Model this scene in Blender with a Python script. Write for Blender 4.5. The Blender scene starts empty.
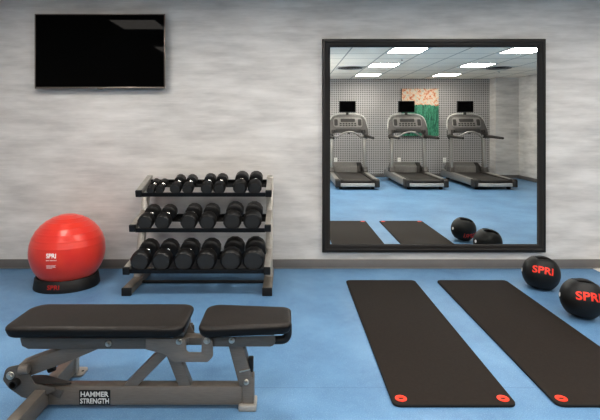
import bpy, bmesh, math, random
from mathutils import Vector, Matrix

random.seed(7)
PI = math.pi
S = bpy.context.scene
C = S.collection

# ------------------------------------------------------------------ measures
H = 1.30          # camera height
D = 4.38          # camera to mirror wall (wall plane is y = 0, room is y < 0)
F = 480.0         # focal length in pixels of the 600 px frame
CX, CY = 287.0, 126.0
CEIL = 2.50
LEFT, RIGHT, BACK = -3.05, 5.74, -7.89


def wx(px, Z):            # metres across, for a photo column at depth Z
    return (px - CX) * Z / F


def wz(py, Z):            # metres up, for a photo row at depth Z
    return H - (py - CY) * Z / F


# ------------------------------------------------------------------ materials
def lin(c):
    out = []
    for v in c:
        v /= 255.0
        out.append(v / 12.92 if v <= 0.04045 else ((v + 0.055) / 1.055) ** 2.4)
    return (out[0], out[1], out[2], 1.0)


class NT:
    def __init__(self, name):
        self.m = bpy.data.materials.new(name)
        self.m.use_nodes = True
        self.t = self.m.node_tree
        self.n = self.t.nodes
        self.b = self.n['Principled BSDF']

    def add(self, kind, **kw):
        nd = self.n.new(kind)
        for k, v in kw.items():
            setattr(nd, k, v)
        return nd

    def link(self, a, b):
        self.t.links.new(a, b)

    def math(self, op, a, b=None, clamp=False):
        nd = self.add('ShaderNodeMath', operation=op)
        nd.use_clamp = clamp
        for i, v in enumerate((a, b)):
            if v is None:
                continue
            if isinstance(v, (int, float)):
                nd.inputs[i].default_value = v
            else:
                self.link(v, nd.inputs[i])
        return nd.outputs[0]

    def coord(self, scale=(1, 1, 1), rot=(0, 0, 0)):
        tc = self.add('ShaderNodeTexCoord')
        mp = self.add('ShaderNodeMapping')
        mp.inputs['Scale'].default_value = scale
        mp.inputs['Rotation'].default_value = rot
        self.link(tc.outputs['Object'], mp.inputs['Vector'])
        return mp.outputs[0]

    def noise(self, vec, scale, detail=3, rough=0.5):
        nd = self.add('ShaderNodeTexNoise')
        nd.inputs['Scale'].default_value = scale
        nd.inputs['Detail'].default_value = detail
        nd.inputs['Roughness'].default_value = rough
        self.link(vec, nd.inputs['Vector'])
        return nd.outputs['Fac']

    def ramp(self, fac, stops, interp='LINEAR'):
        nd = self.add('ShaderNodeValToRGB')
        r = nd.color_ramp
        r.interpolation = interp
        while len(r.elements) < len(stops):
            r.elements.new(0.5)
        for e, (p, c) in zip(r.elements, stops):
            e.position = p
            e.color = c
        self.link(fac, nd.inputs['Fac'])
        return nd.outputs['Color']

    def mix(self, fac, a, b, blend='MIX'):
        nd = self.add('ShaderNodeMix', data_type='RGBA', blend_type=blend)
        if isinstance(fac, (int, float)):
            nd.inputs[0].default_value = fac
        else:
            self.link(fac, nd.inputs[0])
        for i, v in ((6, a), (7, b)):
            if isinstance(v, tuple):
                nd.inputs[i].default_value = v
            else:
                self.link(v, nd.inputs[i])
        return nd.outputs[2]

    def bump(self, height, strength=0.2, dist=0.002):
        nd = self.add('ShaderNodeBump')
        nd.inputs['Strength'].default_value = strength
        nd.inputs['Distance'].default_value = dist
        self.link(height, nd.inputs['Height'])
        self.link(nd.outputs[0], self.b.inputs['Normal'])


def plain(name, rgb, rough=0.5, metal=0.0, var=0.12, scale=30, bump=0.0, spec=None, coat=0.0):
    t = NT(name)
    v = t.coord()
    f = t.noise(v, scale, 3)
    c = lin(rgb)
    lo = tuple(x * (1 - var) for x in c[:3]) + (1,)
    hi = tuple(min(1, x * (1 + var)) for x in c[:3]) + (1,)
    t.link(t.ramp(f, [(0.3, lo), (0.7, hi)]), t.b.inputs['Base Color'])
    t.b.inputs['Roughness'].default_value = rough
    t.b.inputs['Metallic'].default_value = metal
    if spec is not None:
        t.b.inputs['Specular IOR Level'].default_value = spec
    if coat:
        t.b.inputs['Coat Weight'].default_value = coat
        t.b.inputs['Coat Roughness'].default_value = 0.15
    if bump:
        t.bump(t.noise(v, 220, 2), bump)
    return t.m


def wallpaper(name):
    t = NT(name)
    va = t.coord((0.8, 0.8, 3.6))
    vb = t.coord((1.7, 1.7, 11.0))
    vc = t.coord((3.0, 3.0, 90.0))
    a = t.noise(va, 1.9, 4, 0.55)
    b = t.noise(vb, 1.6, 4, 0.6)
    c = t.noise(vc, 1.5, 2, 0.5)
    s = t.math('ADD', t.math('MULTIPLY', a, 0.56), t.math('MULTIPLY', b, 0.35))
    s = t.math('ADD', s, t.math('MULTIPLY', c, 0.09))
    col = t.ramp(s, [(0.36, lin((181, 178, 176))), (0.46, lin((195, 192, 189))),
                     (0.54, lin((205, 202, 199))), (0.64, lin((215, 212, 209)))])
    t.link(col, t.b.inputs['Base Color'])
    t.b.inputs['Roughness'].default_value = 0.6
    t.b.inputs['Specular IOR Level'].default_value = 0.25
    return t.m


def dotted(name):
    t = NT(name)
    tc = t.add('ShaderNodeTexCoord')
    sp = t.add('ShaderNodeSeparateXYZ')
    t.link(tc.outputs['Object'], sp.inputs[0])
    P = 0.056
    fx = t.math('SUBTRACT', t.math('FRACT', t.math('DIVIDE', sp.outputs[0], P)), 0.5)
    fz = t.math('SUBTRACT', t.math('FRACT', t.math('DIVIDE', sp.outputs[2], P)), 0.5)
    r = t.math('SQRT', t.math('ADD', t.math('MULTIPLY', fx, fx), t.math('MULTIPLY', fz, fz)))
    m = t.math('LESS_THAN', r, 0.33)
    col = t.mix(m, lin((176, 173, 172)), lin((124, 122, 121)))
    t.link(col, t.b.inputs['Base Color'])
    t.b.inputs['Roughness'].default_value = 0.6
    t.b.inputs['Specular IOR Level'].default_value = 0.25
    return t.m


def floor_mat():
    t = NT('blue_rubber_floor')
    v = t.coord()
    big = t.noise(v, 1.6, 4, 0.6)
    mid = t.noise(v, 14, 4, 0.7)
    fine = t.noise(v, 170, 2, 0.6)
    base = t.ramp(big, [(0.32, lin((90, 124, 158))), (0.55, lin((102, 139, 173))), (0.72, lin((115, 151, 184)))])
    base = t.mix(t.ramp(mid, [(0.35, (0, 0, 0, 1)), (0.75, (0.35, 0.35, 0.35, 1))]), base, lin((120, 157, 184)))
    base = t.mix(t.ramp(fine, [(0.56, (0, 0, 0, 1)), (0.72, (0.5, 0.5, 0.5, 1))]), base, lin((162, 186, 202)))
    base = t.mix(t.ramp(fine, [(0.30, (0.4, 0.4, 0.4, 1)), (0.42, (0, 0, 0, 1))]), base, lin((70, 104, 136)))
    # the seam between two rolls of flooring
    tc = t.add('ShaderNodeTexCoord')
    sp = t.add('ShaderNodeSeparateXYZ')
    t.link(tc.outputs['Object'], sp.inputs[0])
    d = t.math('ABSOLUTE', t.math('ADD', sp.outputs[1], 1.995))
    seam = t.math('MULTIPLY', t.math('LESS_THAN', d, 0.002), 0.45)
    base = t.mix(seam, base, lin((60, 90, 130)))
    t.link(base, t.b.inputs['Base Color'])
    t.b.inputs['Roughness'].default_value = 0.42
    t.b.inputs['Specular IOR Level'].default_value = 0.4
    t.bump(fine, 0.15, 0.001)
    return t.m


def ceiling_mat():
    t = NT('acoustic_tile_ceiling')
    tc = t.add('ShaderNodeTexCoord')
    sp = t.add('ShaderNodeSeparateXYZ')
    t.link(tc.outputs['Object'], sp.inputs[0])
    G = 0.61
    fx = t.math('FRACT', t.math('ADD', t.math('DIVIDE', t.math('SUBTRACT', sp.outputs[0], 1.605), G), 40))
    fy = t.math('FRACT', t.math('ADD', t.math('DIVIDE', t.math('ADD', sp.outputs[1], 2.965), G), 40))
    dx = t.math('ABSOLUTE', t.math('SUBTRACT', fx, 0.5))
    dy = t.math('ABSOLUTE', t.math('SUBTRACT', fy, 0.5))
    edge = t.math('MAXIMUM', dx, dy)
    line = t.math('GREATER_THAN', edge, 0.480)
    v = t.coord()
    sp2 = t.noise(v, 120, 2)
    base = t.ramp(sp2, [(0.3, lin((236, 226, 212))), (0.6, lin((246, 237, 224)))])
    col = t.mix(line, base, lin((176, 170, 160)))
    t.link(col, t.b.inputs['Base Color'])
    t.b.inputs['Roughness'].default_value = 0.9
    return t.m


def painting_mat():
    t = NT('abstract_canvas')
    v = t.coord()
    tc = t.add('ShaderNodeTexCoord')
    sp = t.add('ShaderNodeSeparateXYZ')
    t.link(tc.outputs['Object'], sp.inputs[0])
    n1 = t.noise(v, 13, 5, 0.8)
    top = t.ramp(n1, [(0.34, lin((128, 60, 42))), (0.43, lin((196, 132, 100))), (0.51, lin((206, 190, 170))),
                      (0.60, lin((160, 176, 168))), (0.70, lin((196, 116, 80)))])
    n2 = t.noise(t.coord((9, 9, 2)), 3.2, 5, 0.75)
    bot = t.ramp(n2, [(0.36, lin((30, 74, 66))), (0.47, lin((44, 112, 88))), (0.56, lin((84, 152, 122))), (0.68, lin((34, 88, 92)))])
    n3 = t.noise(t.coord((6, 6, 1)), 2, 3)
    edge = t.math('ADD', sp.outputs[2], t.math('MULTIPLY', t.math('SUBTRACT', n3, 0.5), 0.16))
    m = t.math('GREATER_THAN', edge, 0.78)
    t.link(t.mix(m, bot, top), t.b.inputs['Base Color'])
    t.b.inputs['Roughness'].default_value = 0.55
    return t.m


def emit_mat(name, strength):
    t = NT(name)
    t.b.inputs['Base Color'].default_value = (0.9, 0.9, 0.9, 1)
    v = t.coord()
    f = t.noise(v, 60, 2)
    col = t.ramp(f, [(0, (1.0, 0.93, 0.85, 1)), (1, (1.0, 0.94, 0.865, 1))])
    t.link(col, t.b.inputs['Emission Color'])
    t.b.inputs['Emission Strength'].default_value = strength
    return t.m


def mirror_mat():
    t = NT('silvered_mirror')
    f = t.noise(t.coord(), 3, 1)
    t.link(t.ramp(f, [(0, (0.86, 0.885, 0.87, 1)), (1, (0.88, 0.90, 0.885, 1))]), t.b.inputs['Base Color'])
    t.b.inputs['Metallic'].default_value = 1.0
    t.b.inputs['Roughness'].default_value = 0.0
    return t.m


def screen_mat(name, rough=0.03):
    t = NT(name)
    f = t.noise(t.coord(), 5, 1)
    t.link(t.ramp(f, [(0, (0.002, 0.002, 0.002, 1)), (1, (0.003, 0.003, 0.003, 1))]), t.b.inputs['Base Color'])
    t.b.inputs['Roughness'].default_value = rough
    t.b.inputs['Specular IOR Level'].default_value = 0.022
    return t.m


def brushed(name, rgb, rough=0.35, metal=0.9):
    t = NT(name)
    f = t.noise(t.coord((1, 1, 14)), 25, 2)
    c = lin(rgb)
    t.link(t.ramp(f, [(0.3, tuple(x * 0.9 for x in c[:3]) + (1,)), (0.7, tuple(min(1, x * 1.08) for x in c[:3]) + (1,))]),
           t.b.inputs['Base Color'])
    t.b.inputs['Metallic'].default_value = metal
    t.b.inputs['Roughness'].default_value = rough
    return t.m


def vinyl(name):
    t = NT(name)
    v = t.coord()
    f = t.noise(v, 90, 4, 0.7)
    t.link(t.ramp(f, [(0.3, lin((26, 22, 20))), (0.7, lin((42, 36, 32)))]), t.b.inputs['Base Color'])
    t.b.inputs['Roughness'].default_value = 0.46
    t.b.inputs['Specular IOR Level'].default_value = 0.35
    t.bump(t.noise(v, 300, 3), 0.35, 0.001)
    return t.m


M = dict(
    wall=wallpaper('brushed_wallpaper'), dots=dotted('dotted_wallpaper'), floor=floor_mat(), ceiling=ceiling_mat(),
    baseboard=plain('grey_vinyl_baseboard', (116, 112, 109), 0.5, scale=6, var=0.06),
    frame=plain('espresso_frame', (26, 22, 20), 0.45, scale=12), mirror=mirror_mat(),
    screen=screen_mat('black_glass_screen'), bezel=brushed('dark_silver_bezel', (120, 112, 106), 0.35, 0.8),
    plastic=plain('black_plastic', (22, 21, 21), 0.45), rubber=plain('black_rubber', (20, 19, 19), 0.5, bump=0.1),
    head=plain('dumbbell_urethane', (20, 19, 19), 0.42, bump=0.08, coat=0.0),
    headface=plain('dumbbell_end_face', (50, 49, 48), 0.55),
    chrome=brushed('chrome_handle', (205, 203, 200), 0.18, 1.0),
    rackpaint=brushed('silver_rack_paint', (166, 162, 156), 0.42, 0.35),
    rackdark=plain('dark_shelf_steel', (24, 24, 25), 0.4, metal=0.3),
    footpaint=brushed('bronze_foot_paint', (128, 121, 112), 0.42, 0.3),
    ball=None,
    bench=brushed('bench_frame_paint', (120, 113, 106), 0.42, 0.3),
    benchdark=brushed('bench_dark_paint', (96, 92, 88), 0.42, 0.3),
    bolt=brushed('zinc_bolt', (190, 186, 178), 0.3, 1.0),
    vinyl=vinyl('bench_vinyl'), vinylshade=plain('bench_vinyl_shaded', (18, 16, 15), 0.5, spec=0.3), mat=plain('foam_mat', (44, 38, 34), 0.75, scale=60, var=0.1, bump=0.2, spec=0.25),
    matedge=plain('foam_mat_edge', (24, 24, 24), 0.7),
    red=plain('red_print', (226, 62, 44), 0.5, var=0.04), ringred=plain('red_grommet', (232, 70, 46), 0.45, var=0.04),
    white=plain('white_print', (235, 232, 228), 0.5, var=0.03),
    darkred=plain('dark_red_print', (176, 38, 32), 0.5, var=0.04),
    signblack=plain('sign_black', (18, 18, 18), 0.4), silverletter=plain('silver_letter', (196, 196, 194), 0.4, var=0.05),
    medball=plain('medicine_ball_rubber', (22, 21, 21), 0.5, bump=0.25), recess_shade=plain('grip_recess_shade', (10, 10, 10), 0.35),
    panel=emit_mat('light_diffuser', 27.0), lightframe=plain('white_light_frame', (200, 200, 198), 0.5),
    vent=plain('vent_grey', (196, 192, 184), 0.6), ventdark=plain('vent_dark', (92, 90, 88), 0.7),
    tread_silver=brushed('treadmill_silver', (160, 157, 153), 0.4, 0.6),
    tread_grey=plain('treadmill_grey', (84, 81, 79), 0.45), tread_dark=plain('treadmill_dark', (52, 49, 47), 0.5),
    tread_mid=plain('treadmill_mid_grey', (118, 115, 112), 0.45),
    belt=plain('running_belt', (50, 46, 43), 0.6, scale=80), pale=plain('treadmill_pale', (176, 174, 171), 0.45),
    canvas=painting_mat(), outlet=plain('outlet_white', (232, 230, 226), 0.4, var=0.02),
    sheet=plain('white_sheet', (236, 232, 226), 0.5, var=0.02),
)


def ball_mat():
    t = NT('red_burst_vinyl')
    tc = t.add('ShaderNodeTexCoord')
    f = t.noise(t.coord(), 6, 2)
    t.link(t.ramp(f, [(0.3, lin((204, 54, 46))), (0.7, lin((212, 66, 48)))]), t.b.inputs['Base Color'])
    t.b.inputs['Roughness'].default_value = 0.30
    t.b.inputs['Subsurface Weight'].default_value = 0.0
    t.b.inputs['Sheen Weight'].default_value = 0.15
    return t.m


M['ball'] = ball_mat()


# ------------------------------------------------------------------ mesh helpers
def sharpen(bm, ang=38):
    a = math.radians(ang)
    for f in bm.faces:
        f.smooth = True
    for e in bm.edges:
        if len(e.link_faces) == 2:
            e.smooth = e.calc_face_angle(0.0) < a
        else:
            e.smooth = False


class MB:
    """Collects shapes and links them as one mesh object."""

    def __init__(self):
        self.bm = bmesh.new()

    def _merge(self, b, bevel=0.0, seg=2, minang=40):
        bmesh.ops.recalc_face_normals(b, faces=b.faces)
        if bevel > 0:
            es = [e for e in b.edges if len(e.link_faces) == 2 and e.calc_face_angle(0) > math.radians(minang)]
            bmesh.ops.bevel(b, geom=es, offset=bevel, offset_type='OFFSET', segments=seg, profile=0.5,
                            affect='EDGES', clamp_overlap=True)
        me = bpy.data.meshes.new('tmp')
        b.to_mesh(me)
        b.free()
        self.bm.from_mesh(me)
        bpy.data.meshes.remove(me)
        return self

    def box(self, lo, hi, bevel=0.004, rot=None, seg=2):
        b = bmesh.new()
        c = [(l + h) / 2 for l, h in zip(lo, hi)]
        d = [h - l for l, h in zip(lo, hi)]
        m = Matrix.Translation(c) @ (rot.to_4x4() if rot else Matrix.Identity(4)) @ Matrix.Diagonal((*d, 1))
        bmesh.ops.create_cube(b, size=1, matrix=m)
        return self._merge(b, bevel, seg)

    def bar(self, p, q, w, h, bevel=0.004, up=(0, 0, 1)):
        """Rectangular bar from p to q; w across, h along 'up'."""
        p, q = Vector(p), Vector(q)
        z = (q - p)
        L = z.length
        z.normalize()
        x = Vector(up).cross(z)
        if x.length < 1e-5:
            x = Vector((1, 0, 0))
        x.normalize()
        y = z.cross(x)
        R = Matrix((x, y, z)).transposed()
        b = bmesh.new()
        m = Matrix.Translation((p + q) / 2) @ R.to_4x4() @ Matrix.Diagonal((w, h, L, 1))
        bmesh.ops.create_cube(b, size=1, matrix=m)
        return self._merge(b, bevel)

    def prism(self, pts, a, bb, axis='z', bevel=0.0, seg=2, top_scale=None):
        """Extrude a polygon. axis z: pts are (x,y); axis y: pts are (x,z); axis x: pts are (y,z)."""
        b = bmesh.new()

        def mk(p, t):
            if axis == 'z':
                return (p[0], p[1], t)
            if axis == 'y':
                return (p[0], t, p[1])
            return (t, p[0], p[1])
        v0 = [b.verts.new(mk(p, a)) for p in pts]
        v1 = [b.verts.new(mk(p, bb)) for p in pts]
        n = len(pts)
        b.faces.new(v0)
        b.faces.new(list(reversed(v1)))
        for i in range(n):
            b.faces.new((v0[i], v0[(i + 1) % n], v1[(i + 1) % n], v1[i]))
        return self._merge(b, bevel, seg)

    def lathe(self, prof, origin=(0, 0, 0), axis=(0, 0, 1), n=32, phase=0.0, cap=True):
        """prof = [(radius, t along axis)]."""
        b = bmesh.new()
        z = Vector(axis).normalized()
        x = z.orthogonal().normalized()
        if abs(z.z) < 0.9:
            x = Vector((0, 0, 1)).cross(z).normalized()
        y = z.cross(x)
        rings = []
        for r, t in prof:
            o = Vector(origin) + z * t
            if r < 1e-6:
                rings.append([b.verts.new(o)])
            else:
                rings.append([b.verts.new(o + (x * math.cos(2 * PI * k / n + phase) + y * math.sin(2 * PI * k / n + phase)) * r)
                              for k in range(n)])
        for A, B in zip(rings, rings[1:]):
            for k in range(n):
                k2 = (k + 1) % n
                if len(A) == 1 and len(B) == 1:
                    break
                if len(A) == 1:
                    b.faces.new((A[0], B[k], B[k2]))
                elif len(B) == 1:
                    b.faces.new((A[k2], A[k], B[0]))
                else:
                    b.faces.new((A[k], A[k2], B[k2], B[k]))
        if cap:
            if len(rings[0]) > 1:
                b.faces.new(rings[0])
            if len(rings[-1]) > 1:
                b.faces.new(rings[-1])
        return self._merge(b)

    def cyl(self, p, q, r, n=20, bev=0.0015):
        p, q = Vector(p), Vector(q)
        L = (q - p).length
        bev = min(bev, L * 0.3, r * 0.4)
        return self.lathe([(r - bev, 0), (r, bev), (r, L - bev), (r - bev, L)], p, q - p, n)

    def tube(self, pts, r, n=12, closed=False, flat=1.0):
        pts = [Vector(p) for p in pts]
        b = bmesh.new()
        rings = []
        N = len(pts)
        prev = None
        for i, p in enumerate(pts):
            if closed:
                d = (pts[(i + 1) % N] - pts[i - 1]).normalized()
            else:
                d = (pts[min(i + 1, N - 1)] - pts[max(i - 1, 0)]).normalized()
            if prev is None:
                x = d.orthogonal().normalized()
                if abs(d.z) < 0.95:
                    x = Vector((0, 0, 1)).cross(d).normalized()
            else:
                x = (prev - d * prev.dot(d)).normalized()
            prev = x
            y = d.cross(x)
            rr = r[i] if isinstance(r, (list, tuple)) else r
            rings.append([b.verts.new(p + (x * math.cos(2 * PI * k / n) + y * math.sin(2 * PI * k / n) * flat) * rr) for k in range(n)])
        for i in range(N if closed else N - 1):
            A, B = rings[i], rings[(i + 1) % N]
            for k in range(n):
                b.faces.new((A[k], A[(k + 1) % n], B[(k + 1) % n], B[k]))
        if not closed:
            b.faces.new(rings[0])
            b.faces.new(rings[-1])
        return self._merge(b)

    def build(self, name, mat, parent=None, origin=None, ang=38):
        bm = self.bm
        if origin is not None:
            bmesh.ops.translate(bm, verts=bm.verts, vec=-Vector(origin))
        bmesh.ops.recalc_face_normals(bm, faces=bm.faces)
        sharpen(bm, ang)
        me = bpy.data.meshes.new(name)
        bm.to_mesh(me)
        bm.free()
        mats = mat if isinstance(mat, (list, tuple)) else [mat]
        for m in mats:
            me.materials.append(m)
        o = bpy.data.objects.new(name, me)
        C.objects.link(o)
        if origin is not None:
            o.location = origin
        if parent:
            o.parent = parent
        return o


def round_poly(pts, rad, seg=6):
    out = []
    n = len(pts)
    for i in range(n):
        p = Vector(pts[i])
        a = Vector(pts[i - 1]) - p
        c = Vector(pts[(i + 1) % n]) - p
        r = rad[i] if isinstance(rad, (list, tuple)) else rad
        if r <= 0:
            out.append(tuple(p))
            continue
        ang = a.angle(c)
        t = min(r / math.tan(ang / 2), a.length * 0.48, c.length * 0.48)
        r2 = t * math.tan(ang / 2)
        a.normalize()
        c.normalize()
        cen = p + (a + c).normalized() * (r2 / math.sin(ang / 2))
        s = p + a * t - cen
        e = p + c * t - cen
        a0 = math.atan2(s.y, s.x)
        a1 = math.atan2(e.y, e.x)
        d = (a1 - a0 + PI) % (2 * PI) - PI
        for k in range(seg + 1):
            th = a0 + d * k / seg
            out.append((cen.x + r2 * math.cos(th), cen.y + r2 * math.sin(th)))
    return out


def arc_path(pts, rad, seg=6):
    """Round the corners of an open 3-D polyline."""
    pts = [Vector(p) for p in pts]
    out = [pts[0]]
    for i in range(1, len(pts) - 1):
        p = pts[i]
        a = (pts[i - 1] - p)
        c = (pts[i + 1] - p)
        t = min(rad, a.length * 0.48, c.length * 0.48)
        s = p + a.normalized() * t
        e = p + c.normalized() * t
        for k in range(seg + 1):
            u = k / seg
            out.append(s * (1 - u) ** 2 + p * 2 * u * (1 - u) + e * u ** 2)
    out.append(pts[-1])
    return out


def text_bm(body, size, extrude=0.001, offset=0.0, spacing=1.0, xs=1.0, fine=0.012):
    cu = bpy.data.curves.new('lettering', 'FONT')
    cu.body = body
    cu.size = size
    cu.align_x = 'CENTER'
    cu.align_y = 'CENTER'
    cu.extrude = extrude
    cu.offset = offset
    cu.space_character = spacing
    cu.resolution_u = 3
    o = bpy.data.objects.new('lettering', cu)
    C.objects.link(o)
    dg = bpy.context.evaluated_depsgraph_get()
    dg.update()
    me = bpy.data.meshes.new_from_object(o.evaluated_get(dg))
    bpy.data.objects.remove(o)
    bpy.data.curves.remove(cu)
    bm = bmesh.new()
    bm.from_mesh(me)
    bpy.data.meshes.remove(me)
    bmesh.ops.triangulate(bm, faces=bm.faces)
    for _ in range(4):
        es = [e for e in bm.edges if e.calc_length() > fine]
        if not es:
            break
        bmesh.ops.subdivide_edges(bm, edges=es, cuts=1)
        bmesh.ops.triangulate(bm, faces=bm.faces)
    xsv = [v.co.x for v in bm.verts]
    ysv = [v.co.y for v in bm.verts]
    mx, my = (min(xsv) + max(xsv)) / 2, (min(ysv) + max(ysv)) / 2
    for v in bm.verts:
        v.co.x = (v.co.x - mx) * xs
        v.co.y -= my
    return bm


def bm_obj(bm, name, mat, parent=None):
    me = bpy.data.meshes.new(name)
    bm.to_mesh(me)
    bm.free()
    me.materials.append(mat)
    o = bpy.data.objects.new(name, me)
    C.objects.link(o)
    if parent:
        o.parent = parent
    return o


def flat_text(body, size, mat, name, parent, center, xdir, ydir, xs=1.0, offset=0.0, extrude=0.0008, spacing=1.0):
    bm = text_bm(body, size, extrude, offset, spacing, xs, 9.0)
    x = Vector(xdir).normalized()
    y = Vector(ydir).normalized()
    z = x.cross(y)
    for v in bm.verts:
        v.co = Vector(center) + x * v.co.x + y * v.co.y + z * v.co.z
    return bm_obj(bm, name, mat, parent)


def ball_text(bm, R, n, up, lift=0.0015):
    """Wrap flat lettering around a ball of radius R about the direction n."""
    n = Vector(n).normalized()
    y = (Vector(up) - n * Vector(up).dot(n)).normalized()
    x = y.cross(n)
    for v in bm.verts:
        a, b = v.co.x / R, v.co.y / R
        d = (n * math.cos(a) + x * math.sin(a)) * math.cos(b) + y * math.sin(b)
        v.co = d * (R + lift + v.co.z)
    return bm


def tag(o, label=None, cat=None, group=None, kind=None):
    if label:
        o['label'] = label
    if cat:
        o['category'] = cat
    if group:
        o['group'] = group
    if kind:
        o['kind'] = kind
    return o


def thing(name, label, cat, loc=(0, 0, 0), rz=0.0, group=None):
    o = bpy.data.objects.new(name, None)
    o.empty_display_size = 0.1
    C.objects.link(o)
    o.location = loc
    o.rotation_euler = (0, 0, rz)
    return tag(o, label, cat, group)


def dup(root, loc, label, rot=None):
    r = root.copy()
    C.objects.link(r)
    r.location = loc
    if rot is not None:
        r.rotation_euler = rot
    r['label'] = label
    for ch in list(root.children):
        c = ch.copy()
        C.objects.link(c)
        c.parent = r
        for g in list(ch.children):
            d = g.copy()
            C.objects.link(d)
            d.parent = c
    return r


def struct(o):
    o['kind'] = 'structure'
    return o


# ------------------------------------------------------------------ the room
T = 0.12
struct(MB().box((LEFT - T, BACK - T, -T), (RIGHT + T, T, 0), 0).build('floor', M['floor']))
struct(MB().box((LEFT - T, BACK - T, CEIL), (RIGHT + T, T, CEIL + T), 0).build('ceiling', M['ceiling']))
struct(MB().box((LEFT - T, 0, 0), (RIGHT + T, T, CEIL), 0).build('wall_front', M['wall']))
struct(MB().box((LEFT - T, BACK - T, 0), (RIGHT + T, BACK, CEIL), 0).build('wall_back', M['dots']))
struct(MB().box((LEFT - T, BACK, 0), (LEFT, 0, CEIL), 0).build('wall_left', M['wall']))
struct(MB().box((RIGHT, BACK, 0), (RIGHT + T, 0, CEIL), 0).build('wall_right', M['wall']))
struct(MB().box((5.17, BACK, 0), (RIGHT, BACK + 0.35, CEIL), 0).build('wall_corner', M['wall']))
BBH, BBT = 0.085, 0.010


def board(name, lo, hi):
    struct(MB().box(lo, hi, 0.003).build(name, M['baseboard']))


board('baseboard_front', (LEFT, -BBT, 0), (RIGHT, 0, BBH))
board('baseboard_back', (LEFT, BACK, 0), (5.17, BACK + BBT, BBH))
board('baseboard_corner', (5.17 - BBT, BACK + 0.35, 0), (RIGHT - BBT, BACK + 0.35 + BBT, BBH))
board('baseboard_right', (RIGHT - BBT, BACK + 0.35, 0), (RIGHT, -BBT, BBH))
board('baseboard_left', (LEFT, BACK + BBT, 0), (LEFT + BBT, -BBT, BBH))

struct(MB().box((LEFT, -0.014, 0.0045), (RIGHT - BBT, -BBT, 0.0095), 0.001).build('trim_1', M['rackpaint']))

# ------------------------------------------------------------------ ceiling lights, vents, sprinklers
LX = [-1.75, 0.08, 1.91, 3.75]
LY = [-1.44, -3.27, -5.10, -6.93]
row_words = ['first', 'second', 'third', 'fourth']
col_words = ['first', 'second', 'third', 'fourth']
proto = None
for j, y in enumerate(LY):
    for i, x in enumerate(LX):
        lab = 'square recessed ceiling light, %s row from the mirror wall, %s column from the left' % (row_words[j], col_words[i])
        if proto is None:
            proto = thing('ceiling_light', lab, 'ceiling light', (x, y, CEIL), 0, 'recessed ceiling lights')
            f = MB()
            a, b = 0.300, 0.258
            f.box((-a, -a, -0.006), (a, -b, 0.0), 0.001)
            f.box((-a, b, -0.006), (a, a, 0.0), 0.001)
            f.box((-a, -b, -0.006), (-b, b, 0.0), 0.001)
            f.box((b, -b, -0.006), (a, b, 0.0), 0.001)
            f.build('light_frame', M['lightframe'], proto)
            MB().box((-b, -b, -0.004), (b, b, -0.001), 0.0).build('diffuser', M['panel'], proto)
        else:
            dup(proto, (x, y, CEIL), lab)


def vent(x, y, label):
    t = thing('ceiling_vent', label, 'air vent', (x, y, CEIL), 0, 'ceiling air vents')
    MB().box((-0.28, -0.28, -0.004), (0.28, 0.28, 0), 0.001).build('vent_plate', M['vent'], t)
    for k, r in enumerate((0.23, 0.17, 0.11, 0.055)):
        m = MB()
        m.lathe([(r, -0.006), (r + 0.012, -0.013), (r + 0.02, -0.013), (r + 0.004, -0.004)], n=36, cap=False)
        m.build('louvre', M['ventdark'], t)
    MB().lathe([(0.0, -0.0045), (0.24, -0.0045), (0.24, -0.0055), (0.0, -0.0055)], n=36).build('vent_opening', M['tread_mid'], t)


vent(1.30, -5.53, 'grey round-louvred ceiling vent above the left treadmill in the mirror')
vent(4.36, -5.53, 'grey round-louvred ceiling vent above the right treadmill in the mirror')


def sprinkler(x, y, label):
    t = thing('ceiling_sprinkler', label, 'sprinkler', (x, y, CEIL), 0, 'ceiling sprinklers')
    MB().lathe([(0.04, 0), (0.04, -0.004), (0.025, -0.008), (0, -0.008)], n=20).build('cover_plate', M['lightframe'], t)
    m = MB().cyl((0, 0, -0.006), (0, 0, -0.035), 0.008, 10)
    m.cyl((0, 0, -0.035), (0, 0, -0.038), 0.02, 14)
    m.build('sprinkler_head', M['chrome'], t)


sprinkler(2.05, -4.2, 'small chrome ceiling sprinkler between the lights over the left treadmill in the mirror')
sprinkler(4.62, -6.1, 'small chrome ceiling sprinkler near the right vent in the mirror')

# ------------------------------------------------------------------ television
Zt = 4.30
x0, x1 = wx(34.6, Zt), wx(165.0, Zt)
z1, z0 = wz(13.8, Zt), wz(88.6, Zt)
yt = Zt - D
tv = thing('television', 'black flat screen television with thin dark silver bezel mounted high on the wall', 'television',
           ((x0 + x1) / 2, 0, (z0 + z1) / 2))
hw, hh = (x1 - x0) / 2, (z1 - z0) / 2
MB().box((-hw + 0.01, yt + 0.008, -hh + 0.012), (hw - 0.01, yt + 0.05, hh - 0.01), 0.008).build('back_shell', M['plastic'], tv)
m = MB()
bw, bb = 0.009, 0.016
m.box((-hw, yt, hh - bw), (hw, yt + 0.014, hh), 0.002)
m.box((-hw, yt, -hh), (hw, yt + 0.014, -hh + bb), 0.002)
m.box((-hw, yt, -hh + bb), (-hw + bw, yt + 0.014, hh - bw), 0.001)
m.box((hw - bw, yt, -hh + bb), (hw, yt + 0.014, hh - bw), 0.001)
m.build('bezel', M['bezel'], tv)
MB().box((-hw + bw, yt + 0.003, -hh + bb), (hw - bw, yt + 0.010, hh - bw), 0).build('screen', M['screen'], tv)
MB().prism(round_poly([(-0.022, -hh - 0.006), (0.022, -hh - 0.006), (0.028, -hh + 0.006), (-0.028, -hh + 0.006)], 0.003), yt - 0.001, yt + 0.01, 'y', 0.001).build('badge', M['bezel'], tv)
m = MB().box((-0.2, -0.014, -0.15), (0.2, 0, 0.15), 0.003)
m.box((-0.15, yt + 0.05, -0.14), (-0.11, -0.012, 0.14), 0.002)
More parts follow.
